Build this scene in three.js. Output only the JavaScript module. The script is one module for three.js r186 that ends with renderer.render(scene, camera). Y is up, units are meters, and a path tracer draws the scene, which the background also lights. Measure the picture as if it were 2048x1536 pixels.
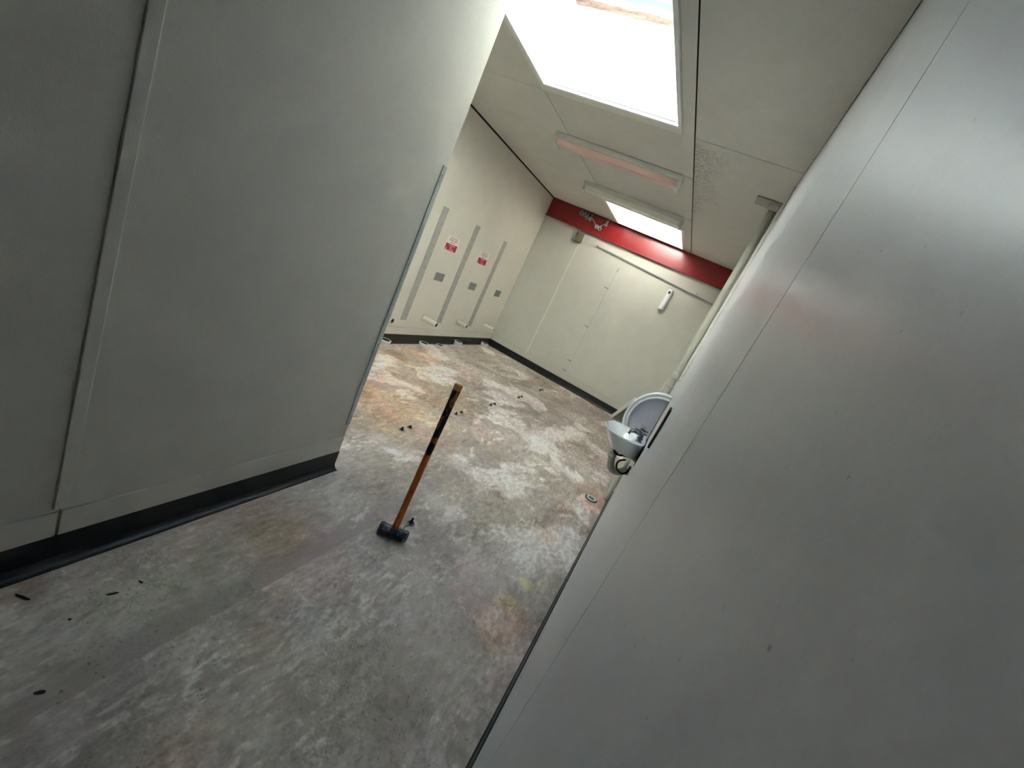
import * as THREE from 'three';
import { RoundedBoxGeometry } from 'three/addons/geometries/RoundedBoxGeometry.js';
import { mergeGeometries } from 'three/addons/utils/BufferGeometryUtils.js';

// ---------- camera, sky, sun, exposure ----------
const scene = new THREE.Scene();
const EYE = 1.4;                                    // camera height above the floor
const S = (v) => v * EYE, H = (v) => (v + 1) * EYE; // survey units (eye heights) to metres
const camera = new THREE.PerspectiveCamera(84.71, 2048 / 1536, 0.01, 60);
camera.position.set(0, EYE, 0);
camera.rotation.set(-0.253831, 0.315942, 0.44931, 'YXZ');
const renderer = new THREE.WebGLRenderer({ antialias: true });
renderer.toneMapping = THREE.LinearToneMapping;
renderer.toneMappingExposure = 5.35;
renderer.shadowMap.enabled = true;

const SKY = { zenith: [0.40, 0.70, 1.15], horizon: [0.9, 1.05, 1.25], strength: 0.45 };
const SUN = { intensity: 120, elevation: 23, azimuth: 66, color: 0xffe3c4 };

// ---------- noise ----------
function rng(seed) { let s = seed >>> 0; return () => { s = (s + 0x6d2b79f5) | 0; let t = Math.imul(s ^ (s >>> 15), 1 | s); t = (t + Math.imul(t ^ (t >>> 7), 61 | t)) ^ t; return ((t ^ (t >>> 14)) >>> 0) / 4294967296; }; }
const LAT = new Float32Array(65536); { const r = rng(77); for (let i = 0; i < 65536; i++) LAT[i] = r(); }
const sm = (t) => t * t * (3 - 2 * t);
function vn(x, y, per = 256) {                       // value noise, 0..1
  const xi = Math.floor(x), yi = Math.floor(y), fx = sm(x - xi), fy = sm(y - yi);
  const a = ((xi % per) + per) % per, b = (a + 1) % per, c = (((yi % per) + per) % per) * 256, d = ((((yi + 1) % per) + per) % per) * 256;
  const p = LAT[c + a], q = LAT[c + b], r = LAT[d + a], s = LAT[d + b];
  return p + (q - p) * fx + (r - p + (p - q + s - r) * fx) * fy;
}
const fbm = (x, y, o = 4) => { let v = 0, a = 0.5, t = 0; for (let i = 0; i < o; i++) { v += a * vn(x + i * 17.3, y + i * 9.1); t += a; a *= 0.5; x *= 2.03; y *= 2.03; } return v / t; };
const clamp = (v, a = 0, b = 1) => Math.min(b, Math.max(a, v));
const step = (a, b, v) => sm(clamp((v - a) / (b - a)));
function tex(w, h, fn, srgb = true, rep = true) {
  const d = new Uint8Array(w * h * 4), o = [0, 0, 0];
  for (let j = 0; j < h; j++) for (let i = 0; i < w; i++) {
    fn(i / w, j / h, o); const k = (j * w + i) * 4;
    d[k] = clamp(o[0]) * 255; d[k + 1] = clamp(o[1]) * 255; d[k + 2] = clamp(o[2]) * 255; d[k + 3] = 255;
  }
  const t = new THREE.DataTexture(d, w, h); t.magFilter = THREE.LinearFilter; t.minFilter = THREE.LinearMipmapLinearFilter; t.generateMipmaps = true;
  if (rep) t.wrapS = t.wrapT = THREE.RepeatWrapping; if (srgb) t.colorSpace = THREE.SRGBColorSpace; t.needsUpdate = true; return t;
}

// sky: air that pales towards the horizon, thin cloud
{
  const w = 512, h = 256, d = new Float32Array(w * h * 4);
  for (let j = 0; j < h; j++) for (let i = 0; i < w; i++) {
    const el = (j + 0.5) / h * Math.PI - Math.PI / 2, az = i / w * Math.PI * 2;
    const f = Math.pow(1 - clamp(Math.sin(Math.max(el, 0))), 1.6), ce = Math.cos(el);
    const c = step(0.5, 0.85, fbm(5 + 3 * ce * Math.cos(az) + 40, 5 + 3 * ce * Math.sin(az) + Math.sin(el) * 2 + 40, 5)) * 0.35;
    const k = (j * w + i) * 4;
    for (let q = 0; q < 3; q++) { let v = SKY.zenith[q] + (SKY.horizon[q] - SKY.zenith[q]) * f; v += (1.2 - v) * c; d[k + q] = v * (el < 0 ? 0.35 : 1); }
    d[k + 3] = 1;
  }
  const t = new THREE.DataTexture(d, w, h, THREE.RGBAFormat, THREE.FloatType);
  t.mapping = THREE.EquirectangularReflectionMapping; t.magFilter = THREE.LinearFilter; t.minFilter = THREE.LinearFilter; t.needsUpdate = true;
  scene.background = t; scene.backgroundIntensity = SKY.strength;
}
// low sun: it only reaches the sides of the two roof light wells
const sun = new THREE.DirectionalLight(SUN.color, SUN.intensity);
{
  const e = SUN.elevation * Math.PI / 180, a = SUN.azimuth * Math.PI / 180;
  const c = new THREE.Vector3(-1.4, 1.3, -3.5);
  sun.position.set(c.x - 12 * Math.cos(e) * Math.cos(a), c.y + 12 * Math.sin(e), c.z - 12 * Math.cos(e) * Math.sin(a));
  sun.target.position.copy(c); scene.add(sun, sun.target);
  sun.castShadow = true; sun.shadow.radius = 1; sun.shadow.mapSize.set(2048, 2048);
  const k = sun.shadow.camera; k.left = -6; k.right = 6; k.top = 5; k.bottom = -5; k.near = 1; k.far = 25;
}

// ---------- helpers ----------
const used = {};
const numbered = (n) => { const k = (used[n] = (used[n] ?? -1) + 1); return k ? n + '_' + String(k).padStart(3, '0') : n; };
function uvm(g) {                                    // uv in metres from position and dominant normal
  const p = g.attributes.position, n = g.attributes.normal, u = new Float32Array(p.count * 2);
  for (let i = 0; i < p.count; i++) {
    const x = Math.abs(n.getX(i)), y = Math.abs(n.getY(i)), z = Math.abs(n.getZ(i));
    if (x >= y && x >= z) { u[2 * i] = p.getZ(i); u[2 * i + 1] = p.getY(i); }
    else if (y >= z) { u[2 * i] = p.getX(i); u[2 * i + 1] = p.getZ(i); }
    else { u[2 * i] = p.getX(i); u[2 * i + 1] = p.getY(i); }
  }
  g.setAttribute('uv', new THREE.BufferAttribute(u, 2)); return g;
}
const flat = (g) => (g.index ? g.toNonIndexed() : g);
const clean = (g) => { g = flat(g); for (const k of Object.keys(g.attributes)) if (!['position', 'normal', 'uv'].includes(k)) g.deleteAttribute(k); return g; };
const merge = (a) => mergeGeometries(a.map(clean));
function box(x0, x1, y0, y1, z0, z1, r = 0) {        // a box between two corners, edges rounded by r
  const w = Math.abs(x1 - x0), h = Math.abs(y1 - y0), d = Math.abs(z1 - z0);
  const g = r > 0 ? new RoundedBoxGeometry(w, h, d, 2, Math.min(r, w / 2.01, h / 2.01, d / 2.01)) : new THREE.BoxGeometry(w, h, d);
  g.translate((x0 + x1) / 2, (y0 + y1) / 2, (z0 + z1) / 2); return uvm(g);
}
function mesh(name, g, m, parent) {
  const o = new THREE.Mesh(Array.isArray(g) ? merge(g) : g, m); o.castShadow = o.receiveShadow = true;
  o.name = parent ? name : numbered(name); (parent ?? scene).add(o);
  if (parent) { const n = parent.children.filter((c) => c.name === name || c.name.startsWith(name + '_0')).length; if (n > 1) o.name = name + '_' + String(n - 1).padStart(3, '0'); }
  return o;
}
function struct(name) { const o = new THREE.Group(); o.name = name; o.userData.kind = 'structure'; scene.add(o); return o; }
function thing(name, label, category, pos = [0, 0, 0], group) {
  const o = new THREE.Group(); o.name = numbered(name); o.position.set(...pos); o.userData = { label, category }; if (group) o.userData.group = group; scene.add(o); return o;
}
function copyOf(src, name, label, pos) { const o = src.clone(); o.name = numbered(name); o.position.set(...pos); o.userData = { ...src.userData, label }; scene.add(o); return o; }
const V = (x, y, z) => new THREE.Vector3(x, y, z);
const tube = (pts, r, seg = 40, rad = 12, closed = false) => new THREE.TubeGeometry(new THREE.CatmullRomCurve3(pts, closed, 'centripetal'), seg, r, rad, closed);
function rod(a, b, r, rad = 14) { const d = b.clone().sub(a), g = new THREE.CylinderGeometry(r, r, d.length(), rad); g.applyQuaternion(new THREE.Quaternion().setFromUnitVectors(V(0, 1, 0), d.clone().normalize())); const c = a.clone().add(b).multiplyScalar(0.5); g.translate(c.x, c.y, c.z); return g; }
function pipeRing(ro, ri, len, seg = 32) {           // open ended pipe along +y from 0 to len
  return new THREE.LatheGeometry([[ri, 0], [ro - 0.0006, 0], [ro, 0.0006], [ro, len - 0.001], [ro - 0.001, len], [ri + 0.0008, len], [ri, len - 0.001], [ri, 0]].map(([a, b]) => new THREE.Vector2(a, b)), seg);
}
function grid(rows, closeU = true) {                 // loft through rows of equal length
  const n = rows[0].length, pos = [], idx = [], uv = [];
  rows.forEach((r, j) => r.forEach((p, i) => { pos.push(p.x, p.y, p.z); uv.push(i / n, j / rows.length); }));
  for (let j = 0; j + 1 < rows.length; j++) for (let i = 0; i < (closeU ? n : n - 1); i++) { const a = j * n + i, b = j * n + (i + 1) % n, c = a + n, d = b + n; idx.push(a, b, c, b, d, c); }
  const g = new THREE.BufferGeometry(); g.setAttribute('position', new THREE.Float32BufferAttribute(pos, 3)); g.setAttribute('uv', new THREE.Float32BufferAttribute(uv, 2)); g.setIndex(idx); g.computeVertexNormals(); return g;
}

// ---------- materials ----------
const peel = tex(512, 512, (u, v, o) => {            // roller texture of the paint
  const n = 0.55 * vn(u * 64, v * 64, 64) + 0.3 * vn(u * 128 + 5, v * 128, 128) + 0.15 * vn(u * 250, v * 250, 250); o[0] = o[1] = o[2] = n;
}, false);
function rep(t, m) { const c = t.clone(); c.repeat.set(1 / m, 1 / m); c.needsUpdate = true; return c; }
const grainOf = (r, g, b, a, blotch) => tex(512, 512, (u, v, o) => {
  const n = (vn(u * 128, v * 128, 128) - 0.5) * a + (vn(u * 8, v * 8, 8) - 0.5) * blotch + (vn(u * 30 + 3, v * 30, 30) - 0.5) * blotch * 0.6;
  o[0] = r + n; o[1] = g + n; o[2] = b + n * 0.9;
});
const std = (p) => new THREE.MeshStandardMaterial(p);
const phys = (p) => new THREE.MeshPhysicalMaterial(p);
const peelA = rep(peel, 0.22), peelB = rep(peel, 0.45);
const M = {};
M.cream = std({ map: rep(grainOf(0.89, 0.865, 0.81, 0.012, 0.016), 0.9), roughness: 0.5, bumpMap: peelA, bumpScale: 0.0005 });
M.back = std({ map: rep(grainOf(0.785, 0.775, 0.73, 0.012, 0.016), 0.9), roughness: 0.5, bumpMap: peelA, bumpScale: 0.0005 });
M.partition = std({ map: rep(grainOf(0.85, 0.828, 0.778, 0.012, 0.016), 0.9), roughness: 0.55, bumpMap: peelA, bumpScale: 0.0005 });
{
  const r = rng(5), dots = []; for (let i = 0; i < 340; i++) dots.push([r(), r(), 0.0006 + 0.0018 * r() * r(), 0.1 + 0.24 * r()]);
  const cells = {}; for (const d of dots) { const k = Math.floor(d[0] * 16) + ',' + Math.floor(d[1] * 16); (cells[k] ??= []).push(d); }
  const m = tex(1024, 1024, (u, v, o) => {           // dirt specks on gloss paint
    const n = (vn(u * 256, v * 256, 256) - 0.5) * 0.014 + (vn(u * 9, v * 9, 9) - 0.5) * 0.02; let k = 0;
    const a = Math.floor(u * 16), b = Math.floor(v * 16);
    for (let p = -1; p <= 1; p++) for (let q = -1; q <= 1; q++) for (const d of cells[((a + p + 16) % 16) + ',' + ((b + q + 16) % 16)] ?? []) { const e = Math.hypot(u - d[0], v - d[1]) / d[2]; if (e < 1) k = Math.max(k, d[3] * (1 - e * e)); }
    o[0] = 0.845 + n - k; o[1] = 0.845 + n - k; o[2] = 0.85 + n - k;
  });
  M.gloss = phys({ map: rep(m, 0.9), roughness: 0.5, clearcoat: 0.5, clearcoatRoughness: 0.32, bumpMap: rep(peel, 0.15), bumpScale: 0.00016 });
}
M.ceil = std({ map: rep(grainOf(0.85, 0.835, 0.8, 0.014, 0.02), 1.1), roughness: 0.65, bumpMap: peelB, bumpScale: 0.0004 });
M.mould = std({ map: tex(1024, 2048, (u, v, o) => {  // right hand ceiling panel, u over 0.68 m from the joint, v over 3.6 m from the far wall
  const x = u * 0.68, z = v * 3.6, n = (vn(u * 170, v * 900) - 0.5) * 0.014 + (fbm(u * 9, v * 40) - 0.5) * 0.03;
  const near = Math.exp(-x / 0.12) * step(1.3, 2.3, z) * (1 - step(3.35, 3.58, z)) + 0.35 * step(0.45, 0.7, fbm(u * 5 + 3, v * 22 + 8, 3)) * step(1.6, 2.6, z) * Math.exp(-x / 0.3);
  const sp = step(0.60 - 0.22 * near, 0.72 - 0.2 * near, vn(x * 110, z * 110)) * vn(x * 260 + 9, z * 260) + step(0.66, 0.8, vn(x * 190 + 4, z * 190)) * 0.6;
  const k = clamp(near * 1.25) * sp * 0.24;
  o[0] = 0.85 + n - k; o[1] = 0.835 + n - k * 0.97; o[2] = 0.8 + n - k * 1.02;
}, true, false), roughness: 0.68 });
M.dark = std({ color: 0x14130f, roughness: 0.9 });
M.white = std({ color: 0xf0f0ee, roughness: 0.4 });
M.shaft = std({ map: rep(grainOf(0.95, 0.95, 0.945, 0.01, 0.02), 0.8), roughness: 0.6 });
M.plastic = std({ color: 0xe0dacb, roughness: 0.38 });
M.pvc = std({ color: 0xbdb9a8, roughness: 0.42 });
M.beige = std({ color: 0xc6c1b0, roughness: 0.45 });
M.vinyl = phys({ map: rep(grainOf(0.08, 0.078, 0.08, 0.03, 0.03), 0.5), roughness: 0.42 });
M.ceramic = phys({ color: 0xf3f3f1, roughness: 0.12, clearcoat: 0.6, clearcoatRoughness: 0.06 });
M.lilac = phys({ map: tex(256, 256, (u, v, o) => { const n = (fbm(u * 20, v * 20) - 0.5) * 0.05; const k = step(0.5, 0.75, fbm(u * 40 + 7, v * 40 + 3)) * step(0.62, 0.67, u) * (1 - step(0.78, 0.84, u)) * step(0.55, 0.62, v) * 0.45; o[0] = 0.74 + n - k; o[1] = 0.74 + n - k; o[2] = 0.79 + n - k * 0.8; }, true, false), roughness: 0.3 });
M.chrome = std({ color: 0x8d9094, metalness: 1, roughness: 0.12 });
M.steel = std({ color: 0xa5a6a4, metalness: 0.4, roughness: 0.45 });
M.alu = std({ map: rep(grainOf(0.72, 0.73, 0.72, 0.05, 0.05), 0.3), metalness: 0, roughness: 0.5 });
M.grey = std({ map: rep(grainOf(0.69, 0.675, 0.64, 0.07, 0.06), 0.25), roughness: 0.8 });
M.slate = std({ map: rep(grainOf(0.54, 0.54, 0.525, 0.06, 0.05), 0.25), roughness: 0.7 });
M.rubber = std({ color: 0x1c1b19, roughness: 0.6 });
M.brown = std({ map: rep(grainOf(0.36, 0.22, 0.15, 0.1, 0.1), 0.1), roughness: 0.7 });
M.wood = std({ map: rep(tex(256, 256, (u, v, o) => { const n = vn(u * 6, v * 90, 256) * 0.5 + vn(u * 22, v * 200, 256) * 0.5; o[0] = 0.2 + n * 0.3; o[1] = 0.15 + n * 0.25; o[2] = 0.12 + n * 0.23; }), 0.4), roughness: 0.8 });
M.red = phys({ map: rep(grainOf(0.57, 0.07, 0.09, 0.02, 0.03), 0.7), roughness: 0.34, clearcoat: 0.8, clearcoatRoughness: 0.22 });
M.pink = phys({ color: 0xeecabf, roughness: 0.35 });
M.tray = std({ color: 0xe6e3d9, roughness: 0.4 });
M.glazing = phys({ color: 0xdff1ff, transmission: 1, thickness: 0, roughness: 0, ior: 1.5, metalness: 0 });

M.dullGlazing = M.glazing.clone(); M.dullGlazing.color.setRGB(0.46, 0.52, 0.58);

// ---------- dimensions of the place ----------
const CEIL = H(0.835), XR = S(0.0535), XL = S(-2.045), XP = S(-0.922), ZB = S(-4.69), ZE = S(-1.23), ZN = 2.8;
const TOPY = CEIL + 0.03;                             // underside of the dark void above the ceiling panels
const BB = H(-0.922), LB = H(-0.857);                 // tops of the black skirting and of the low board over it

// floor -------------------------------------------------------------------------------------
{
  const W = 1700, L = 2048, x0 = XL - 0.1, x1 = XR + 0.1, z0 = ZB - 0.1, z1 = 0;
  const blob = (x, z, cx, cz, rx, rz, w) => { const d = Math.hypot((x - cx) / rx, (z - cz) / rz); return d > 1.6 ? 0 : 1 - step(0.45, 1.15, d + (w - 0.5) * 1.3); };
  const seg = (x, z, ax, az, bx, bz) => { const dx = bx - ax, dz = bz - az, t = clamp(((x - ax) * dx + (z - az) * dz) / (dx * dx + dz * dz)); return Math.hypot(x - ax - t * dx, z - az - t * dz); };
  const P = (x, z) => [S(x), S(z)];
  const stains = [                                   // colour shift, centre, radii: adhesive, rust, paint
    [[0.10, 0.02, -0.06], -1.45, -2.2, 0.55, 0.6, 0.8], [[0.08, 0.01, -0.05], -1.1, -1.85, 0.4, 0.35, 0.7], [[0.09, 0.02, -0.05], -1.85, -2.75, 0.25, 0.5, 0.8], [[0.07, 0.0, -0.04], -1.6, -3.0, 0.3, 0.35, 0.6],
    [[0.07, 0.015, -0.05], -0.06, -1.13, 0.09, 0.14, 1], [[0.10, 0.11, -0.05], -0.068, -1.374, 0.035, 0.045, 1], [[0.09, 0.10, -0.04], -0.08, -1.225, 0.035, 0.05, 0.9],
    [[0.03, -0.06, -0.10], -0.03, -2.4, 0.13, 0.24, 0.9], [[0.04, -0.03, -0.07], -0.12, -2.1, 0.06, 0.15, 0.7], [[0.06, 0.01, -0.04], -0.1, -1.75, 0.05, 0.1, 0.8],
    [[-0.13, -0.16, -0.17], -0.885, -0.363, 0.06, 0.05, 1], [[0.02, -0.02, -0.06], -0.72, -0.85, 0.08, 0.1, 0.8], [[0.06, 0.01, -0.03], -0.47, -0.62, 0.07, 0.07, 0.7], [[0.05, 0, -0.03], -0.4, -0.42, 0.06, 0.08, 0.8],
    [[-0.04, -0.09, -0.09], -1.8, -2.62, 0.07, 0.16, 0.8], [[-0.10, -0.14, -0.16], -1.37, -1.87, 0.05, 0.06, 0.9], [[-0.06, -0.10, -0.10], -1.01, -1.83, 0.06, 0.1, 0.7], [[-0.04, -0.09, -0.10], -1.95, -3.3, 0.12, 0.2, 1],
    [[-0.05, -0.08, -0.08], -1.01, -2.36, 0.05, 0.08, 0.6], [[-0.09, -0.09, -0.1], -1.35, -2.98, 0.16, 0.1, 0.7], [[-0.05, -0.02, -0.05], -0.7, -0.62, 0.16, 0.35, 0.8], [[-0.05, -0.02, -0.05], -0.8, -0.9, 0.1, 0.25, 0.7],
  ].map(([c, x, z, rx, rz, k]) => [c, S(x), S(z), S(rx), S(rz), k]);
  const chalk = [                                    // white scribbles of old adhesive
    [-0.78, -2.35, -0.7, -2.2], [-0.7, -2.2, -0.66, -2.42], [-0.74, -2.1, -0.69, -2.0], [-0.48, -2.2, -0.42, -2.34], [-0.33, -2.2, -0.27, -2.36], [-0.36, -2.22, -0.33, -2.2], [-0.3, -2.45, -0.28, -2.7],
    [-0.22, -2.6, -0.14, -2.52], [-0.35, -2.9, -0.3, -3.1], [-0.2, -3.0, -0.16, -3.25], [-1.55, -2.2, -1.3, -2.35], [-1.2, -2.6, -1.1, -2.8], [-1.0, -3.3, -0.85, -3.6], [-0.6, -3.5, -0.4, -3.6], [-1.4, -3.6, -0.9, -4.3], [-0.69, -1.04, -0.672, -1.12],
    [-0.52, -2.05, -0.44, -2.02], [-0.12, -2.0, -0.06, -2.1],
  ].map((a) => a.map((v) => S(v)));
  const map = tex(W, L, (u, v, o) => {
    const x = x0 + u * (x1 - x0), z = z0 + v * (z1 - z0), far = step(-1.3, -2.6, z);
    const wx = fbm(x * 2.1 + 30, z * 2.1 + 30, 4), wz = fbm(x * 2.1 + 70, z * 2.1 + 10, 4), X = x + (wx - 0.5) * 0.35, Z = z + (wz - 0.5) * 0.35;
    const big = fbm(X * 1.3 + 50, Z * 1.1 + 50, 4), mid = fbm(X * 5 + 20, Z * 4 + 20, 4), fine = vn(x * 140, z * 120), grit = vn(x * 330, z * 250);
    let r = 0.785, g = 0.73, b = 0.675;
    let t = (big - 0.5) * 0.26 + (mid - 0.5) * 0.24 + (fine - 0.5) * 0.05 + (grit - 0.5) * 0.05;
    // smooth screed strips that run the length of the room
    const s1 = step(S(-0.69), S(-0.64), x + (wx - 0.5) * 0.05) * (1 - step(S(-0.604), S(-0.597), x + (fine - 0.5) * 0.006)) * (1 - far * 0.7);
    const s2 = step(S(-0.3), S(-0.2), X) * (1 - step(S(-0.12), S(-0.08), X)) * step(-2.2, -1.5, z) * 0.6;
    const smooth = Math.max(s1, s2); t *= 1 - 0.6 * smooth; t -= 0.05 * s1 - 0.005 * s2; b += 0.015 * s1;
    // laitance: pale chalky patches, harder edged towards the cubicles
    const p = fbm(X * 3.2 + 11, Z * 2.6 + 90, 5), white = step(0.52, 0.66, p) * (0.35 + 0.45 * vn(x * 60, z * 45)) * (0.45 + 0.75 * far) * (1 - smooth);
    t += white * (0.22 + 0.06 * far); b += white * 0.035;
    const holes = step(0.62, 0.75, vn(x * 75 + 8, z * 60 + 3)) * step(0.5, 0.62, fbm(X * 4 + 60, Z * 4 + 4, 3)); t -= holes * 0.06;
    const olive = step(0.5, 0.7, fbm(X * 1.9 + 5, Z * 1.9 + 33, 3)); b -= 0.02 * olive;
    const pinky = step(0.55, 0.72, fbm(X * 2.4 + 85, Z * 2.4 + 61, 4)); r += 0.025 * pinky; g -= 0.012 * pinky;
    const drag = vn(x * 9, z * 55) * vn(x * 16 + 4, z * 3); t += (drag - 0.25) * 0.07 * step(-5.2, -6.0, z + (wx - 0.5));
    for (const [c, cx, cz, rx, rz, k] of stains) { if (Math.abs(x - cx) > 1.6 * rx || Math.abs(z - cz) > 1.6 * rz) continue; const q = blob(x, z, cx, cz, rx, rz, 0.5 * mid + 0.5 * fbm(x * 14, z * 14, 2)) * k * 0.8 * (0.5 + 0.7 * vn(x * 40 + 2, z * 40)); if (q) { r += c[0] * q; g += c[1] * q; b += c[2] * q; } }
    for (const a of chalk) { if (x < Math.min(a[0], a[2]) - 0.25 || x > Math.max(a[0], a[2]) + 0.25 || z < Math.min(a[1], a[3]) - 0.25 || z > Math.max(a[1], a[3]) + 0.25) continue; const d = seg(x + (wx - 0.5) * 0.25, z + (wz - 0.5) * 0.3, ...a); if (d < 0.05) t += (1 - step(0.004, 0.026, d + (fine - 0.5) * 0.03)) * 0.16 * step(0.3, 0.55, vn(x * 22 + 6, z * 18)); }
    const dk = step(0.9, 0.97, vn(x * 150 + 33, z * 150 + 71)) * step(0.5, 0.6, fbm(x * 3 + 9, z * 3 + 2, 2)) * 0.22; t -= dk;
    const ux = x + (wx - 0.5) * 0.12, uz = z + (wz - 0.5) * 0.12, streak = fbm(ux * 62 + 3, uz * 26 + 8, 3), lump = fbm(ux * 17 + 90, uz * 12 + 40, 3);
    t += ((streak - 0.5) * 0.2 + step(0.56, 0.72, streak) * step(0.46, 0.62, lump) * step(0.42, 0.6, fbm(X * 3 + 44, Z * 3 + 15, 3)) * 0.11 - step(0.55, 0.7, lump) * 0.05) * (1 - 0.75 * smooth);
    t += step(0.8, 0.95, vn(x * 70 + 51, z * 70 + 13)) * 0.08 * (1 - smooth);
    o[0] = r + t; o[1] = g + t; o[2] = b + t * 0.97;
  }, true, false);
  const bump = tex(1024, 1024, (u, v, o) => { const n = 0.4 * vn(u * 40, v * 40, 40) + 0.25 * vn(u * 110, v * 110, 110) + 0.35 * vn(u * 240, v * 240, 240); o[0] = o[1] = o[2] = n; }, false);
  bump.repeat.set(2.2, 4);
  const mat = std({ map, roughness: 0.72, bumpMap: bump, bumpScale: 0.004 });
  const strip = (a, b, ya, yb, y = 0) => [a, b, ya, yb];
  // top surface with the low lip of the screed strip at x = -0.597
  const xs = [x0, S(-0.72), S(-0.6), S(-0.597), S(-0.5), x1], ys = [0, 0, -0.001, 0.004, 0, 0], zs = 60, pos = [], uv = [], idx = [];
  for (let j = 0; j <= zs; j++) for (let i = 0; i < xs.length; i++) { const z = z0 + (z1 - z0) * j / zs, f = 1 - step(-1.6, -2.4, z); pos.push(xs[i], ys[i] * f, z); uv.push((xs[i] - x0) / (x1 - x0), j / zs); }
  for (let j = 0; j < zs; j++) for (let i = 0; i + 1 < xs.length; i++) { const a = j * xs.length + i, c = a + xs.length; idx.push(a, c, a + 1, a + 1, c, c + 1); }
  const g = new THREE.BufferGeometry(); g.setAttribute('position', new THREE.Float32BufferAttribute(pos, 3)); g.setAttribute('uv', new THREE.Float32BufferAttribute(uv, 2)); g.setIndex(idx); g.computeVertexNormals();
  const base = new THREE.BoxGeometry(x1 - x0, 0.15, z1 - z0); base.translate((x0 + x1) / 2, -0.081, (z0 + z1) / 2);
  const f = struct('floor'); mesh('slab', [g, base], mat, f);
  mesh('slab', box(x0, x1, -0.15, 0, z1, ZN + 0.1), std({ map: rep(grainOf(0.62, 0.6, 0.56, 0.05, 0.1), 1.2), roughness: 0.75 }), f);
}

// walls --------------------------------------------------------------------------------------
const T = 0.012, GAP = 0.0015, WT = 0.15, TOP = H(1.2);
{ // right wall: gloss panels with open vertical joints, a low board under them
  const w = struct('wall_right');
  mesh('backing', box(XR + T, XR + T + WT, -0.15, TOP, ZB - 0.2, ZN + 0.2), M.dark, w);
  const js = [ZN, S(-0.492), S(-1.2), S(-1.99), ZB];
  for (let i = 0; i + 1 < js.length; i++) mesh('panel', box(XR, XR + T, LB + GAP, CEIL + 0.02, js[i + 1] + (i === 2 ? 0.0002 : i ? 0.001 : 0.0025), js[i] - (i === 3 ? 0.0002 : i === 1 ? 0.0025 : 0.001), 0.0012), M.gloss, w);
  for (let i = 0; i + 1 < js.length; i++) mesh('low_board', box(XR - 0.002, XR + T, 0.02, LB - GAP, js[i + 1] + 0.0006, js[i] - 0.0006, 0.0012), M.gloss, w);
}
{ // back wall
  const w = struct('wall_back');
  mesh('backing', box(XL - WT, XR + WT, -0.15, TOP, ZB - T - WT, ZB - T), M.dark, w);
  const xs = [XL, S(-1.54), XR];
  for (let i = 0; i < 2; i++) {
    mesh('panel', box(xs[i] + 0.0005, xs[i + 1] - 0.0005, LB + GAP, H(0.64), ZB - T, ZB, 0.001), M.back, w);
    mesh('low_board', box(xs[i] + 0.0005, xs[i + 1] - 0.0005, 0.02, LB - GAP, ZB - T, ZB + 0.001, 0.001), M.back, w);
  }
  mesh('joint_strip', box(S(-1.546), S(-1.534), LB, H(0.49), ZB, ZB + 0.004, 0.0015), M.plastic, w);
}
{ // far left wall, where the cubicles stood
  const w = struct('wall_left');
  mesh('backing', box(XL - T - WT, XL - T, -0.15, TOP, ZB - 0.2, ZE + 0.2), M.dark, w);
  const zs = [ZE, S(-2.62), S(-3.6), ZB];
  for (let i = 0; i < 3; i++) {
    mesh('panel', box(XL - T, XL, LB + GAP, CEIL - 0.012, zs[i + 1] + 0.0003, zs[i] - 0.0003, 0.0006), M.cream, w);
    mesh('low_board', box(XL - T, XL + 0.001, 0.02, LB - GAP * 0.6, zs[i + 1] + 0.0003, zs[i] - 0.0003, 0.0006), M.cream, w);
  }
}
{ // partition beside the camera and the return wall behind it
  const w = struct('wall_partition');
  mesh('backing', box(XP - 0.12, XP - T, -0.1, TOPY, ZE + 0.0005, ZN + 0.1), M.partition, w);
  const zs = [ZN, S(-0.43), ZE];
  for (let i = 0; i < 2; i++) {
    mesh('panel', box(XP - T, XP, LB + GAP * 0.5, CEIL, zs[i + 1] + 0.0008, zs[i] - 0.0008, 0.0015), M.partition, w);
    mesh('low_board', box(XP - T, XP + 0.0035, BB - 0.03, LB - GAP, zs[i + 1] + (i ? 0.002 : 0.004), zs[i] - (i ? 0.004 : 0.002), 0.0015), M.partition, w);
  }
  mesh('cover_strip', box(XP - 0.001, XP + 0.007, LB + 0.012, CEIL - 0.002, S(-0.43) - 0.017, S(-0.43) + 0.017, 0.006), M.partition, w);
  const q = struct('wall_return');
  mesh('panel', box(XL - WT, XP - 0.121, -0.1, TOP, ZE, ZE + 0.1), M.cream, q);
  const n = struct('wall_near');
  mesh('panel', box(XL - WT, XR + WT, -0.15, TOP, ZN, ZN + 0.15), M.partition, n);
}
// black vinyl skirting with a coved foot
function skirting(name, ax, az, bx, bz, foot = 0.034) {             // from a to b, room on the left hand side going a -> b
  const len = Math.hypot(bx - ax, bz - az), s = new THREE.Shape(), h = BB;
  s.moveTo(0, 0); s.lineTo(foot, 0); s.lineTo(foot, 0.0025); s.quadraticCurveTo(0.004 + foot * 0.18, 0.004, 0.005, 0.026); s.lineTo(0.005, h - 0.003); s.lineTo(0.003, h); s.lineTo(0, h); s.closePath();
  const g = new THREE.ExtrudeGeometry(s, { depth: len, bevelEnabled: false, curveSegments: 8 });
  const d = V(bx - ax, 0, bz - az).normalize(), m = new THREE.Matrix4().makeBasis(V(0, 1, 0).cross(d), V(0, 1, 0), d);
  g.applyMatrix4(m); g.translate(ax, 0.0005, az); uvm(g);
  const o = mesh(name, g, M.vinyl); o.userData.kind = 'structure';
}
skirting('baseboard_partition', XP + 0.0005, ZE, XP + 0.0005, ZN);
skirting('baseboard_left', XL + 0.0015, ZB, XL + 0.0015, ZE);
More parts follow.
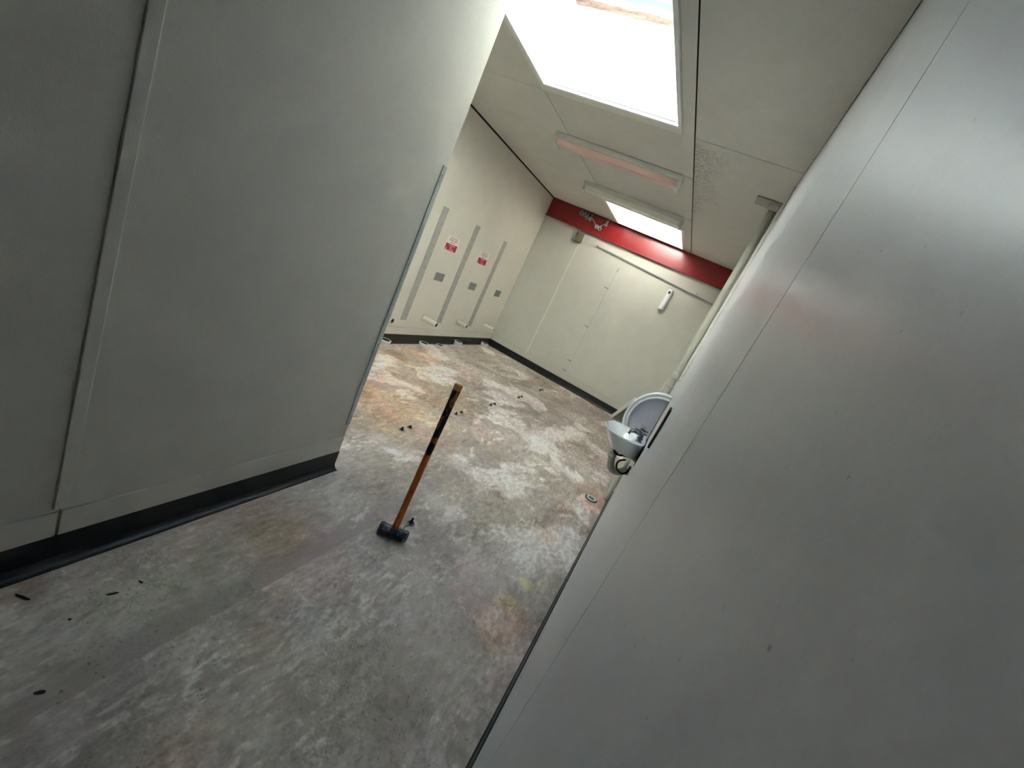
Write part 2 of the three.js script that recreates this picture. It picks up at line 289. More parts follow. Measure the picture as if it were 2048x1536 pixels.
skirting('baseboard_back', XR - 0.014, ZB + 0.0015, XL, ZB + 0.0015);
skirting('baseboard_right', XR - 0.0021, ZN, XR - 0.0021, S(-2.46), 0.011);

// ceiling ------------------------------------------------------------------------------------
const SK = [{ x0: S(-1.2), x1: S(-0.5), z0: S(-2.07), z1: S(-1.3) }, { x0: S(-1.225), x1: S(-0.51), z0: S(-4.6), z1: S(-3.875) }];
const SHY = H(1.18), CURB = H(1.215);                 // tops of the white lining and of the timber curb
{
  const c = struct('ceiling');
  const y = CEIL, th = 0.012, e = 0.0026;
  // dark void above the panels, open at the two light wells
  const k = 0.045, A = SK[0], B = SK[1], x0 = XL - 0.1, x1 = XR + 0.1;
  mesh('void', [box(x0, A.x0 - k, TOPY, TOP, ZB - 0.1, ZN + 0.1), box(A.x1 + k, x1, TOPY, TOP, ZB - 0.1, ZN + 0.1), box(A.x0 - k, A.x1 + k, TOPY, TOP, A.z1 + k, ZN + 0.1), box(A.x0 - k, A.x1 + k, TOPY, TOP, B.z1 + k, A.z0 - k), box(A.x0 - k, A.x1 + k, TOPY, TOP, ZB - 0.1, B.z0 - k)], M.dark, c);
  const pan = (a, b, z0, z1, m = M.ceil) => mesh('panel', box(a + e, b - e, y, y + th, z0 + e, z1 - e, 0.001), m, c);
  const xa = S(-1.232), xm = S(-0.455), xb = S(-0.427), zj = [S(-2.15), S(-2.64), S(-3.485)];
  // right bay
  pan(xb, XR, zj[0], ZN);
  const g = box(xb + e, XR - 0.001, y, y + th, ZB + 0.03, zj[0] - e, 0.001), p = g.attributes.position, u = g.attributes.uv;
  for (let i = 0; i < p.count; i++) u.setXY(i, (p.getX(i) - xb) / 0.68, (p.getZ(i) - ZB) / 3.6);
  mesh('panel', g, M.mould, c);
  // middle bay around the two light wells
  pan(xa, xm, SK[0].z1, ZN); pan(xa, SK[0].x0, zj[0], SK[0].z1); pan(SK[0].x1, xm, zj[0], SK[0].z1);
  mesh('panel', box(SK[0].x0 + e, SK[0].x1 - e, y, y + th, zj[0] + e, SK[0].z0, 0.001), M.ceil, c);
  pan(xa, xm, zj[1], zj[0]); pan(xa, xm, zj[2], zj[1]); pan(xa, xm, SK[1].z1, zj[2]);
  pan(SK[1].x1, xm, ZB + 0.03, SK[1].z1);
  // left bay
  pan(XL + 0.012, xa, zj[0], ZE); pan(XL + 0.012, xa, ZB + 0.03, zj[0]);
  // cover strip beside the light wells, in three lengths
  const zc = [ZN, zj[1], zj[2], ZB + 0.03];
  for (let i = 0; i < 3; i++) mesh('cover_strip', box(S(-0.482), S(-0.429), y - 0.006, y, zc[i + 1] + (i < 2 ? 0.006 : 0), zc[i] - (i ? 0.006 : 0), 0.003), M.ceil, c);
}
// light wells
SK.forEach((s, i) => {
  const w = struct('window_' + (i + 1)), t = 0.03, y0 = CEIL - 0.001;
  mesh('lining', box(s.x0 - t, s.x0, y0, SHY, s.z0 - t, s.z1 + t), M.shaft, w);
  mesh('lining', box(s.x1, s.x1 + t, y0, SHY, s.z0 - t, s.z1 + t), M.shaft, w);
  mesh('lining', box(s.x0, s.x1, y0, SHY, s.z0 - t, s.z0), M.shaft, w);
  mesh('lining', box(s.x0, s.x1, y0, SHY, s.z1, s.z1 + t), M.shaft, w);
  const c = 0.012;
  mesh('timber_curb', [box(s.x0 - t, s.x0 - c, SHY, CURB, s.z0 - t, s.z1 + t), box(s.x1 + c, s.x1 + t, SHY, CURB, s.z0 - t, s.z1 + t), box(s.x0 - c, s.x1 + c, SHY, CURB, s.z0 - t, s.z0 - c), box(s.x0 - c, s.x1 + c, SHY, CURB, s.z1 + c, s.z1 + t)], M.wood, w);
  mesh('pane', box(s.x0 - 0.012, s.x1 + 0.012, CURB + 0.012, CURB + 0.018, s.z0 - 0.012, s.z1 + 0.012), i ? M.dullGlazing : M.glazing, w);
  mesh('glazing_frame', [box(s.x0 - t, s.x1 + t, CURB, CURB + 0.03, s.z0 - t, s.z0 - 0.004), box(s.x0 - t, s.x1 + t, CURB, CURB + 0.03, s.z1 + 0.004, s.z1 + t), box(s.x0 - t, s.x0 - 0.004, CURB, CURB + 0.03, s.z0, s.z1), box(s.x1 + 0.004, s.x1 + t, CURB, CURB + 0.03, s.z0, s.z1)], M.white, w);
  // bead on the ceiling round the opening: bright inner lip and flat outer leg
  const a = 0.008, b = 0.048, fr = [], lip = [];
  const zN = s.z0 - (i ? 0.02 : 0.105);
  for (const [q, ya, yb, o0, o1, zf] of [[fr, y0 - 0.006, y0 + 0.002, 0.02, b, zN], [lip, y0 - 0.012, y0 + 0.006, -0.004, 0.02, 0]]) {
    const fz = zf || s.z0 - o1;
    q.push(box(s.x0 - o1, s.x0 - o0, ya, yb, fz, s.z1 + o1, 0.002), box(s.x1 + o0, Math.min(s.x1 + o1, S(-0.483)), ya, yb, fz, s.z1 + o1, 0.002), box(s.x0 - o0, s.x1 + o0, ya, yb, fz, s.z0 - o0, 0.002), box(s.x0 - o0, s.x1 + o0, ya, yb, s.z1 + o0, s.z1 + o1, 0.002));
  }
  mesh('frame', fr, M.tray, w); mesh('lip', lip, M.white, w);
});

// red beam ------------------------------------------------------------------------------------
{
  const b = thing('steel_beam', 'red painted steel beam across the top of the far wall under the ceiling', 'beam', [0, 0, 0]);
  const y0 = H(0.64), y1 = CEIL - 0.001, z = ZB + 0.014;
  mesh('web', box(XL + 0.004, XR - 0.002, y0, y1, ZB + 0.002, z), M.red, b);
  mesh('flange', box(XL + 0.004, XR - 0.002, y0 - 0.011, y0, ZB + 0.002, z + 0.04, 0.003), M.red, b);
}
{
  const t = thing('pipe_bracket', 'grey clamps and short rods on a dark plate atop the red beam', 'bracket', [S(-1.515), H(0.8), ZB + 0.015]);
  const f = 0.04;
  mesh('plate', box(-0.24, 0.24, 0.028, 0.046, 0, 0.055, 0.004), M.brown, t);
  const r = rng(9);
  for (let i = 0; i < 4; i++) { const x = -0.19 + i * 0.055, g = new THREE.TorusGeometry(0.022, 0.012, 8, 18); g.rotateY(0.5 + i * 0.2); g.translate(x, -0.02 - i * 0.013 + 0.012 * r(), f); mesh('clamp', [g, box(x - 0.008, x + 0.008, -0.005, 0.03, f - 0.008, f + 0.008, 0.003)], M.steel, t); }
  mesh('rod', rod(V(0.01, -0.03, f), V(0.12, -0.115, f + 0.01), 0.0085), M.steel, t);
  mesh('rod', rod(V(0.14, -0.115, f + 0.01), V(0.24, -0.02, f), 0.0085), M.steel, t);
  const k = new THREE.TorusGeometry(0.022, 0.01, 8, 18); k.translate(0.12, -0.115, f + 0.01); const k2 = k.clone(); k2.rotateY(0.2); k2.translate(0.04, -0.004, 0);
  mesh('clamp', [k, k2, box(0.225, 0.255, -0.06, 0.03, f - 0.012, f + 0.012, 0.004)], M.steel, t);
}
{
  const t = thing('wall_box', 'small brown box in a chrome frame hanging just below the red beam', 'box', [S(-1.56), H(0.5), ZB + 0.001]);
  mesh('body', new RoundedBoxGeometry(0.105, 0.15, 0.06, 3, 0.018).translate(0, 0.075, 0.031), std({ color: 0x86775a, roughness: 0.5 }), t);
  mesh('frame', [tube([V(-0.056, 0.15, 0.05), V(-0.058, 0.03, 0.055), V(-0.05, 0.0, 0.058), V(0, -0.01, 0.062), V(0.05, 0.0, 0.058), V(0.058, 0.03, 0.055), V(0.056, 0.15, 0.05)], 0.006, 60, 8), rod(V(-0.1, 0.006, 0.02), V(-0.05, 0.012, 0.03), 0.005)], M.chrome, t);
}
// ceiling lights
function fitting(label, cx, zn, w, len, diff) {
  const t = thing('ceiling_light', label, 'light', [cx, CEIL, zn]);
  const tr = new THREE.Shape(); tr.moveTo(0, -0.001); tr.lineTo(0, -0.05); tr.lineTo(-w, -0.05); tr.lineTo(-w, -0.001); tr.closePath();
  mesh('tray', box(-len / 2, len / 2, -0.045, -0.001, -w, 0, 0.004), M.tray, t);
  const s = new THREE.Shape(); s.moveTo(-0.012, -0.046); s.lineTo(-0.03, -0.085); s.quadraticCurveTo(-w / 2, -0.096, -w + 0.03, -0.085); s.lineTo(-w + 0.012, -0.046); s.closePath();
  const g = new THREE.ExtrudeGeometry(s, { depth: len - 0.05, bevelEnabled: false, curveSegments: 10 }); g.rotateY(-Math.PI / 2); g.translate(len / 2 - 0.025, 0, 0);
  // shape x ran along -z before the turn
  g.computeBoundingBox(); const bb = g.boundingBox; if (bb.max.z > 0.001) { g.scale(1, 1, -1); const ix = g.index; if (ix) { for (let i = 0; i < ix.count; i += 3) { const a = ix.getX(i); ix.setX(i, ix.getX(i + 2)); ix.setX(i + 2, a); } } else { const p = g.attributes.position; for (let i = 0; i < p.count; i += 3) { const a = [p.getX(i), p.getY(i), p.getZ(i)]; p.setXYZ(i, p.getX(i + 2), p.getY(i + 2), p.getZ(i + 2)); p.setXYZ(i + 2, ...a); } } g.computeVertexNormals(); }
  mesh('diffuser', g, diff, t);
  for (const e of [-1, 1]) mesh('end_cap', box(e * len / 2 - 0.028 * (e > 0), e * len / 2 + 0.028 * (e < 0), -0.1, -0.044, -w + 0.006, -0.006, 0.008), M.tray, t);
  return t;
}
fitting('long ceiling light with a pinkish diffuser, nearer the large roof light', S(-0.905), S(-2.645), 0.15, 1.17, M.pink);
fitting('long ceiling light with plain grey white diffuser, nearer the red beam', S(-0.915), S(-3.5), 0.15, 1.19, M.tray);

// wall fittings on the back wall ---------------------------------------------------------------
{
  const t = thing('hanging_rail', 'thin grey rail fixed slightly sloping under the red beam', 'rail', [0, 0, 0]);
  const a = V(S(-1.336), H(0.546), ZB + 0.02), b = V(S(0.0), H(0.474), ZB + 0.02), d = b.clone().sub(a), len = d.length();
  const g = new RoundedBoxGeometry(len, 0.016, 0.014, 2, 0.003); g.rotateZ(Math.atan2(d.y, d.x)); g.translate((a.x + b.x) / 2, (a.y + b.y) / 2, a.z);
  mesh('bar', g, M.slate, t);
  for (const f of [0.0, 0.42, 0.86, 0.99]) { const p = a.clone().addScaledVector(d, f); mesh('clip', box(p.x - 0.012, p.x + 0.012, p.y - 0.01, p.y + (f === 0.86 ? 0.045 : 0.016), ZB + 0.001, ZB + 0.024, 0.003), f ? M.beige : M.slate, t); }
}
{
  const t = thing('trunking_strip', 'pale upright trunking strip with grey brackets in the middle of the far wall', 'trunking', [S(-1.04), H(-0.82), ZB + 0.0005]);
  const h = S(1.25), parts = [[0.1, 0.28], [0.29, 0.52], [0.53, 0.735], [0.745, 1]];
  for (const [a, b] of parts) mesh('cover', box(-0.036, 0.036, a * h, b * h, 0, 0.012, 0.002), M.back, t);
  mesh('cover', box(-0.036, 0.036, 0, 0.096 * h, 0, 0.012, 0.002), M.back, t);
  for (const f of [0.0, 0.1, 0.44, 0.81]) mesh('bracket', box(-0.03, 0.036, f * h - 0.008, f * h + 0.008, 0.004, 0.014, 0.002), M.slate, t);
  mesh('bracket', box(0.024, 0.04, h * 0.965, h, 0.001, 0.012, 0.002), M.slate, t);
}
{
  const t = thing('cup_dispenser', 'white upright tube dispenser with a slot near its top on the far wall', 'dispenser', [S(-0.42), H(0.222), ZB + 0.001]);
  const s = new THREE.Shape(), r = 0.035; s.moveTo(-r, 0); s.lineTo(-r, 0.035); s.absarc(0, 0.035, r, Math.PI, 0, true); s.lineTo(r, 0); s.closePath();
  const g = new THREE.ExtrudeGeometry(s, { depth: 0.3, bevelEnabled: true, bevelSize: 0.003, bevelThickness: 0.003, bevelSegments: 2, curveSegments: 20 }); g.rotateX(-Math.PI / 2); g.scale(1, 1, -1);
  const p = g.attributes.position; for (let i = 0; i < p.count; i += 3) { const a = [p.getX(i), p.getY(i), p.getZ(i)]; p.setXYZ(i, p.getX(i + 2), p.getY(i + 2), p.getZ(i + 2)); p.setXYZ(i + 2, ...a); } g.computeVertexNormals(); g.translate(0, 0.005, 0.004);
  mesh('body', g, M.white, t);
  const sl = new THREE.SphereGeometry(1, 20, 12); sl.scale(0.014, 0.03, 0.005); sl.translate(-0.002, 0.262, 0.0735); mesh('slot', sl, M.dark, t);
  mesh('base_rim', box(-0.036, 0.036, 0, 0.008, 0.004, 0.06, 0.003), std({ color: 0xb9c48f, roughness: 0.4 }), t);
}

// left wall: marks of the cubicle walls, patches, notices, pipe stubs ------------------------------
const STRIPS = [[-2.9, 'broad grey strip on the far left wall, nearest the partition'], [-3.435, 'grey strip on the far left wall between the two red notices'], [-4.04, 'grey strip on the far left wall nearest the far corner']];
let strip0;
STRIPS.forEach(([z, label]) => {
  const pos = [XL, H(-0.79), S(z)];
  if (!strip0) {
    strip0 = thing('metal_strip', label, 'strip', pos, 'grey strips where the cubicle walls stood');
    mesh('channel', box(0.0005, 0.004, 0, S(0.95), -S(0.039), S(0.039), 0.001), M.grey, strip0);
    for (const f of [0.05, 0.35, 0.65, 0.95]) { const g = new THREE.CylinderGeometry(0.006, 0.006, 0.003, 10); g.rotateZ(Math.PI / 2); g.translate(0.0045, S(0.95) * f, 0); mesh('screw', g, M.steel, strip0); }
  } else copyOf(strip0, 'metal_strip', label, pos);
});
{
  const t = thing('edge_strip', 'narrow grey metal strip running up the free edge of the near left partition', 'strip', [XP, H(-0.8), S(-1.219)]);
  mesh('channel', box(0.0003, 0.004, 0, S(0.98), -S(0.0105), S(0.0105), 0.001), M.alu, t);
  for (const f of [0.04, 0.35, 0.66, 0.97]) { const g = new THREE.CylinderGeometry(0.004, 0.004, 0.003, 10); g.rotateZ(Math.PI / 2); g.translate(0.0045, S(0.98) * f, 0); mesh('screw', g, M.steel, t); }
}
[[-3.16, 'small grey vent patch in a pale rim, below the left red and white notice'], [-3.763, 'small grey vent patch below the right hand red notice'], [-4.364, 'small grey vent patch nearest the far corner, with no notice above']].forEach(([z, label], i) => {
  const t = thing('wall_vent', label, 'vent', [XL, H(-0.37), S(z)], 'grey vent patches on the far left wall');
  mesh('plate', box(0.0005, 0.005, -S(0.035), S(0.035), -S(0.069), S(0.069), 0.002), M.slate, t);
  const a = S(0.035), b = S(0.069), k = 0.012;
  mesh('rim', [box(0.0004, 0.004, a, a + k, -b - k, b + k, 0.002), box(0.0004, 0.004, -a - k, -a, -b - k, b + k, 0.002), box(0.0004, 0.004, -a, a, b, b + k, 0.002), box(0.0004, 0.004, -a, a, -b - k, -b, 0.002)], M.cream, t);
});
{
  const c = document.createElement('canvas'); c.width = 512; c.height = 344; const g = c.getContext('2d');
  g.fillStyle = '#f1e9e4'; g.fillRect(0, 0, 512, 344); g.fillStyle = '#b3122f'; g.fillRect(14, 176, 484, 156);
  g.textAlign = 'center'; g.textBaseline = 'middle'; g.fillStyle = '#a01530';
  g.font = 'bold 44px sans-serif'; g.fillText('DO NOT FLUSH', 256, 36); g.font = 'bold 42px sans-serif'; g.fillText('SANITARY TOWELS', 256, 86); g.fillText('IN TOILET', 256, 136);
  g.fillStyle = '#f6e4e2'; g.font = 'bold 40px sans-serif'; g.fillText('USE DISPOSAL', 276, 206); g.fillText('UNITS', 256, 254); g.fillText('PROVIDED', 300, 302);
  g.beginPath(); g.moveTo(40, 318); g.lineTo(72, 276); g.lineTo(104, 318); g.fill();
  const tx = new THREE.CanvasTexture(c); tx.colorSpace = THREE.SRGBColorSpace;
  const pm = std({ map: tx, roughness: 0.45 }), w = S(0.186), h = S(0.124);
  const sign = (label, z, y) => {
    const t = thing('notice_sign', label, 'sign', [XL, y, z], 'red and white notices');
    mesh('board', box(0.0006, 0.0034, -h / 2, h / 2, -w / 2, w / 2, 0.001), M.white, t);
    const p = new THREE.PlaneGeometry(w - 0.004, h - 0.004); p.rotateY(Math.PI / 2); p.translate(0.0038, 0, 0); mesh('print', p, pm, t); return t;
  };
  sign('red and white notice nearer the partition, right of the broad grey strip', S(-3.156), H(-0.078));
  sign('red and white notice nearer the far corner and the red beam', S(-3.742), H(-0.084));
}
// white pipe stubs out of the left wall
[[-2.58, 0.145, 0.029, 'white pipe stub half hidden behind the partition edge'], [-3.169, 0.15, 0.03, 'longest white pipe stub in the left wall, under the first grey patch'], [-3.768, 0.118, 0.027, 'white pipe stub in the left wall under the second grey patch'], [-4.378, 0.135, 0.024, 'white pipe stub in the left wall nearest the far corner']].forEach(([z, len, r, label]) => {
  const t = thing('pipe_stub', label, 'pipe', [XL, H(-0.752), S(z)], 'pipe stubs in the left wall');
  const g = pipeRing(r, r - 0.005, S(len)); g.rotateZ(-Math.PI / 2); g.translate(0.001, 0, 0); mesh('pipe', g, M.plastic, t);
  const c = new THREE.CylinderGeometry(r - 0.0055, r - 0.0055, 0.004, 24); c.rotateZ(Math.PI / 2); c.translate(S(len) - 0.004, 0, 0); mesh('inside', c, M.dark, t);
  const f = new THREE.LatheGeometry([[r + 0.0004, 0], [r + 0.02, 0], [r + 0.018, 0.004], [r + 0.0004, 0.007]].map(([a, b]) => new THREE.Vector2(a, b)), 28); f.rotateZ(-Math.PI / 2); f.translate(0.0012, 0, 0); mesh('collar', f, M.cream, t);
  const e = pipeRing(r + 0.003, r - 0.004, 0.02); e.rotateZ(-Math.PI / 2); e.translate(S(len) - 0.018, 0, 0); mesh('end_ring', e, M.plastic, t);
});
// pan connectors standing out of the floor along the left wall
[[-2.0, -2.72, 0.06, 0.057, 'white soil pipe collar in the floor at the partition edge'], [-1.975, -3.225, 0.045, 0.056, 'white soil pipe collar in the floor with a rusty stain before it'], [-1.985, -3.52, 0.018, 0.05, 'low flat white pipe ring lying almost level with the floor'], [-1.99, -3.86, 0.065, 0.056, 'white soil pipe collar in the floor below the second grey patch'], [-1.985, -4.48, 0.05, 0.056, 'white soil pipe collar in the floor nearest the far corner']].forEach(([x, z, h, r, label]) => {
  const t = thing('pan_connector', label, 'pipe', [S(x), 0.0005, S(z)], 'soil pipe collars along the left wall');
  mesh('pipe', pipeRing(r, r - 0.008, h, 36), M.plastic, t);
  if (h > 0.03) {
    const rim = pipeRing(r + 0.007, r - 0.006, 0.016, 36); rim.translate(0, h - 0.01, 0); mesh('rim', rim, M.white, t);
    const c = pipeRing(r + 0.004, r - 0.004, 0.008, 36); c.translate(0, h * 0.45, 0); mesh('rib', c, M.plastic, t);
  }
  const d = new THREE.CylinderGeometry(r - 0.0085, r - 0.0085, 0.003, 30); d.translate(0, h > 0.03 ? h + 0.003 : 0.012, 0); mesh('inside', d, M.dark, t);
});

// right wall: soil pipe, ceiling plate, basins ---------------------------------------------------
{
  const t = thing('soil_pipe', 'beige upright pipe beside the right wall from floor to ceiling', 'pipe', [S(0.023), 0, S(-2.7)]);
  mesh('pipe', new THREE.CylinderGeometry(0.03, 0.03, CEIL - 0.004, 28).translate(0, CEIL / 2, 0), M.pvc, t);
  for (const y of [H(-0.2), H(-0.62)]) mesh('coupling', new THREE.LatheGeometry([[0.0302, 0], [0.034, 0.002], [0.035, 0.01], [0.035, 0.05], [0.034, 0.058], [0.0302, 0.06]].map(([a, b]) => new THREE.Vector2(a, b)), 28).translate(0, y, 0), M.pvc, t);
  mesh('clip', [box(-0.05, -0.032, H(-0.29), H(-0.21), -0.012, 0.012, 0.004), new THREE.TorusGeometry(0.034, 0.005, 8, 24).rotateX(Math.PI / 2).translate(0, H(-0.25), 0)], M.pvc, t);
}
{
  const t = thing('edge_trim', 'slim pale trim on the right wall beside the beige pipe, torn at its foot', 'trim', [XR, H(-0.155), S(-2.3)]);
  mesh('cover', box(-0.016, -0.0005, 0, CEIL - H(-0.155) - 0.004, -0.01, 0.01, 0.004), M.cream, t);
  mesh('lip', new THREE.SphereGeometry(0.009, 14, 10).scale(1, 1.6, 1).translate(-0.009, 0.002, 0), M.cream, t);
}
{
  const t = thing('ceiling_plate', 'dull grey plate on the ceiling above the top of the beige pipe', 'plate', [S(-0.012), CEIL - 0.0008, S(-2.6)]);
  mesh('plate', box(-S(0.068), S(0.058), -0.014, 0, -S(0.062), S(0.05), 0.004), M.grey, t);
  mesh('cover', box(S(0.0), S(0.056), -0.026, -0.012, -S(0.05), S(0.04), 0.005), M.grey, t);
}
// basin
const BZ = S(-1.84), BY = H(-0.43);
{
  const t = thing('hand_basin', 'small white ceramic basin with chrome tap on the right wall', 'basin', [XR - 0.001, BY, BZ]);
  const n = 64, depth = S(0.19), hw = S(0.116);
  const ring = (k, y, dx = 0, pw = 2.6) => { const a = []; for (let i = 0; i < n; i++) { const f = i / n * Math.PI * 2, c = Math.cos(f), s = Math.sin(f), q = Math.pow(Math.abs(c) ** pw + Math.abs(s) ** pw, -1 / pw); const back = c > 0; const r = back ? q : 1 / Math.hypot(c, s) * (0.55 * q + 0.45); a.push(V(-depth / 2 + dx + c * r * depth / 2 * k[0], y, s * r * hw * k[1] * (back ? 1 : 1))); } return a; };
  const rows = [ring([0.02, 0.02], -0.108), ring([0.6, 0.55], -0.108, 0.05), ring([0.72, 0.66], -0.102, 0.036), ring([0.86, 0.84], -0.06, 0.018), ring([0.95, 0.95], -0.018, 0.006), ring([0.985, 0.985], -0.006, 0.001), ring([0.99, 0.99], -0.002), ring([0.97, 0.975], 0.0008), ring([0.93, 0.95], 0.001), ring([0.72, 0.88], -0.003, -0.024), ring([0.66, 0.82], -0.018, -0.026), ring([0.58, 0.7], -0.052, -0.026), ring([0.42, 0.5], -0.076, -0.024), ring([0.1, 0.1], -0.082, -0.02), ring([0.01, 0.01], -0.082, -0.02)];
  const bowl = mesh('bowl', grid(rows), M.ceramic, t); bowl.material = M.ceramic.clone(); bowl.material.side = THREE.DoubleSide;
  mesh('waste', new THREE.LatheGeometry([[0.004, 0], [0.02, 0.0005], [0.022, 0.002], [0.019, 0.004], [0.008, 0.001], [0.004, 0]].map(([a, b]) => new THREE.Vector2(a, b)), 20).translate(-depth / 2 - 0.02, -0.081, 0), M.chrome, t);
  mesh('back_gap', box(-0.002, 0.0006, -0.112, -0.001, -hw * 0.99, hw * 0.99), M.dark, t);
  for (const s of [-1, 1]) {
    const z = 0.015 + s * 0.042, tap = mesh('tap', [new THREE.LatheGeometry([[0, 0], [0.02, 0], [0.018, 0.006], [0.012, 0.01], [0.012, 0.04], [0.009, 0.046], [0, 0.046]].map(([a, b]) => new THREE.Vector2(a, b)), 18).translate(-0.045, 0, z), tube([V(-0.045, 0.034, z), V(-0.075, 0.042, z), V(-0.108, 0.034, z), V(-0.116, 0.016, z)], 0.0085, 24, 10)], M.chrome, t);
    mesh('handle', [box(-0.07, -0.02, 0.052, 0.062, z - 0.006, z + 0.006, 0.004), box(-0.051, -0.039, 0.052, 0.062, z - 0.025, z + 0.025, 0.004), new THREE.CylinderGeometry(0.008, 0.008, 0.012, 14).translate(-0.045, 0.05, z)], M.chrome, tap);
  }
}
const Q = (x, y, dz = 0) => V(S(x), H(y), S(-1.83) + dz);
{
  const t = thing('waste_trap', 'pale grey curved waste trap under the small white basin', 'pipe', [0, 0, 0]);
  mesh('bend', tube([Q(-0.045, -0.514), Q(-0.043, -0.545), Q(-0.036, -0.572), Q(-0.022, -0.598), Q(0.0, -0.606, -0.01), Q(0.02, -0.602, -0.04), V(S(0.034), H(-0.602), S(-1.9)), V(S(0.0475), H(-0.602), S(-1.91))], 0.022, 60, 16), M.pvc, t);
  mesh('collar', [new THREE.CylinderGeometry(0.029, 0.029, 0.026, 20).translate(S(-0.045), H(-0.5195), S(-1.83)), new THREE.CylinderGeometry(0.026, 0.026, 0.02, 20).translate(S(-0.044), H(-0.545), S(-1.83))], M.plastic, t);
}
{
  const t = thing('waste_pipe', 'short pale pipe running down from the waste trap to the floor', 'pipe', [0, 0, 0]);
  mesh('pipe', rod(V(S(0.030), 0.002, S(-2.5)), V(S(0.030), H(-0.62), S(-2.5)), 0.026, 22), M.pvc, t);
  mesh('foot', new THREE.CylinderGeometry(0.0275, 0.0275, 0.03, 22).translate(S(0.030), 0.016, S(-2.5)), M.pvc, t);
}
{
  const t = thing('supply_hose', 'dark braided hose looping in a ring under the small white basin', 'hose', [0, 0, 0]);
  mesh('hose', tube([Q(0.014, -0.524, 0.05), Q(-0.004, -0.54, 0.045), Q(-0.009, -0.562, 0.035), Q(0.004, -0.584, 0.03), Q(0.03, -0.592, 0.02), Q(0.043, -0.58, 0.01), Q(0.0475, -0.556, 0)], 0.0055, 60, 10), M.rubber, t);
  mesh('nut', rod(Q(0.041, -0.556), Q(0.0515, -0.553), 0.01, 6), M.steel, t);
}
{
  const t = thing('supply_hose', 'dark hose running level under the front of the small white basin to the wall', 'hose', [0, 0, 0]);
  mesh('hose', tube([Q(-0.047, -0.513, 0.05), Q(-0.035, -0.521, 0.05), Q(-0.02, -0.522, 0.045), Q(0.0, -0.516, 0.03), Q(0.025, -0.512, 0.02), Q(0.0475, -0.513, 0.01)], 0.0065, 50, 10), M.rubber, t);
  mesh('nut', rod(Q(0.04, -0.513, 0.012), Q(0.0515, -0.513, 0.01), 0.011, 6), M.steel, t);
}
// half-round basin on its edge behind the small one
{
  const t = thing('tipped_basin', 'half round white basin with a doubled rim, tipped up on edge against right wall', 'basin', [S(0.05), H(-0.375), S(-1.985)]);
  const n = 48, rx = S(0.144), ry = S(0.157);
  const arc = (k, z, dx = 0) => { const a = []; for (let i = 0; i <= n; i++) { const f = Math.PI / 2 + i / n * Math.PI; a.push(V(Math.cos(f) * rx * k + dx, Math.sin(f) * ry * k, z)); } return a; };
  const shell = mesh('rim', grid([arc(0.88, -0.05), arc(0.97, -0.045), arc(1.0, -0.03), arc(1.0, -0.006), arc(0.985, 0), arc(0.95, 0.003), arc(0.905, -0.002), arc(0.89, -0.012), arc(0.875, -0.002), arc(0.84, 0.002), arc(0.815, -0.004), arc(0.80, -0.016)], false), M.ceramic.clone(), t); shell.material.side = THREE.DoubleSide;
  const dish = mesh('dish', grid([arc(0.802, -0.015), arc(0.77, -0.021), arc(0.6, -0.027), arc(0.3, -0.03), arc(0.001, -0.03)], false), M.lilac, t); M.lilac.side = THREE.DoubleSide;
  { const p = dish.geometry.attributes.position, u = dish.geometry.attributes.uv; for (let i = 0; i < p.count; i++) u.setXY(i, (p.getX(i) + rx) / rx, (ry - p.getY(i)) / (2 * ry)); }
  mesh('back', [new THREE.ShapeGeometry((() => { const s = new THREE.Shape(); s.absellipse(0, 0, rx * 0.88, ry * 0.88, Math.PI / 2, Math.PI * 1.5); return s; })(), 40).translate(0, 0, -0.05)], std({ color: 0xd8d6d0, roughness: 0.5, side: THREE.DoubleSide }), t);
  mesh('cut_edge', box(-0.001, 0.0015, -ry * 0.99, ry * 0.985, -0.05, -0.004), M.brown, t).userData.label = 'rough brown cut edge';
}
{
  const t = thing('backing_board', 'short dark brown batten flat on the right wall just before the half round basin', 'board', [XR, 0, 0]);
  mesh('batten', box(-0.009, -0.0006, H(-0.325), H(-0.188), S(-1.42), S(-1.35), 0.002), M.brown, t);
}
{
  const t = thing('splash_board', 'dull grey board with a sloping pale front edge, behind the tipped half round basin', 'board', [0, 0, S(-2.06)]);
  const s = new THREE.Shape(); s.moveTo(S(0.05), H(-0.446)); s.lineTo(S(-0.136), H(-0.446)); s.lineTo(S(-0.078), H(-0.316)); s.lineTo(S(0.05), H(-0.316)); s.closePath();
  const g = new THREE.ExtrudeGeometry(s, { depth: 0.016, bevelEnabled: true, bevelSize: 0.001, bevelThickness: 0.001, bevelSegments: 1 }); uvm(g);
  mesh('panel', g, std({ color: 0x6a6758, roughness: 0.6 }), t);
  const a = V(S(-0.142), H(-0.449), 0.008), b = V(S(-0.082), H(-0.316), 0.008), d = b.clone().sub(a), e = new RoundedBoxGeometry(0.02, d.length(), 0.026, 2, 0.003); e.rotateZ(Math.atan2(d.y, d.x) - Math.PI / 2); e.translate((a.x + b.x) / 2, (a.y + b.y) / 2, 0.009); mesh('edging', e, M.plastic, t);
  mesh('edging', box(S(-0.14), S(0.045), H(-0.455), H(-0.447), -0.003, 0.02, 0.002), M.slate, t);
}

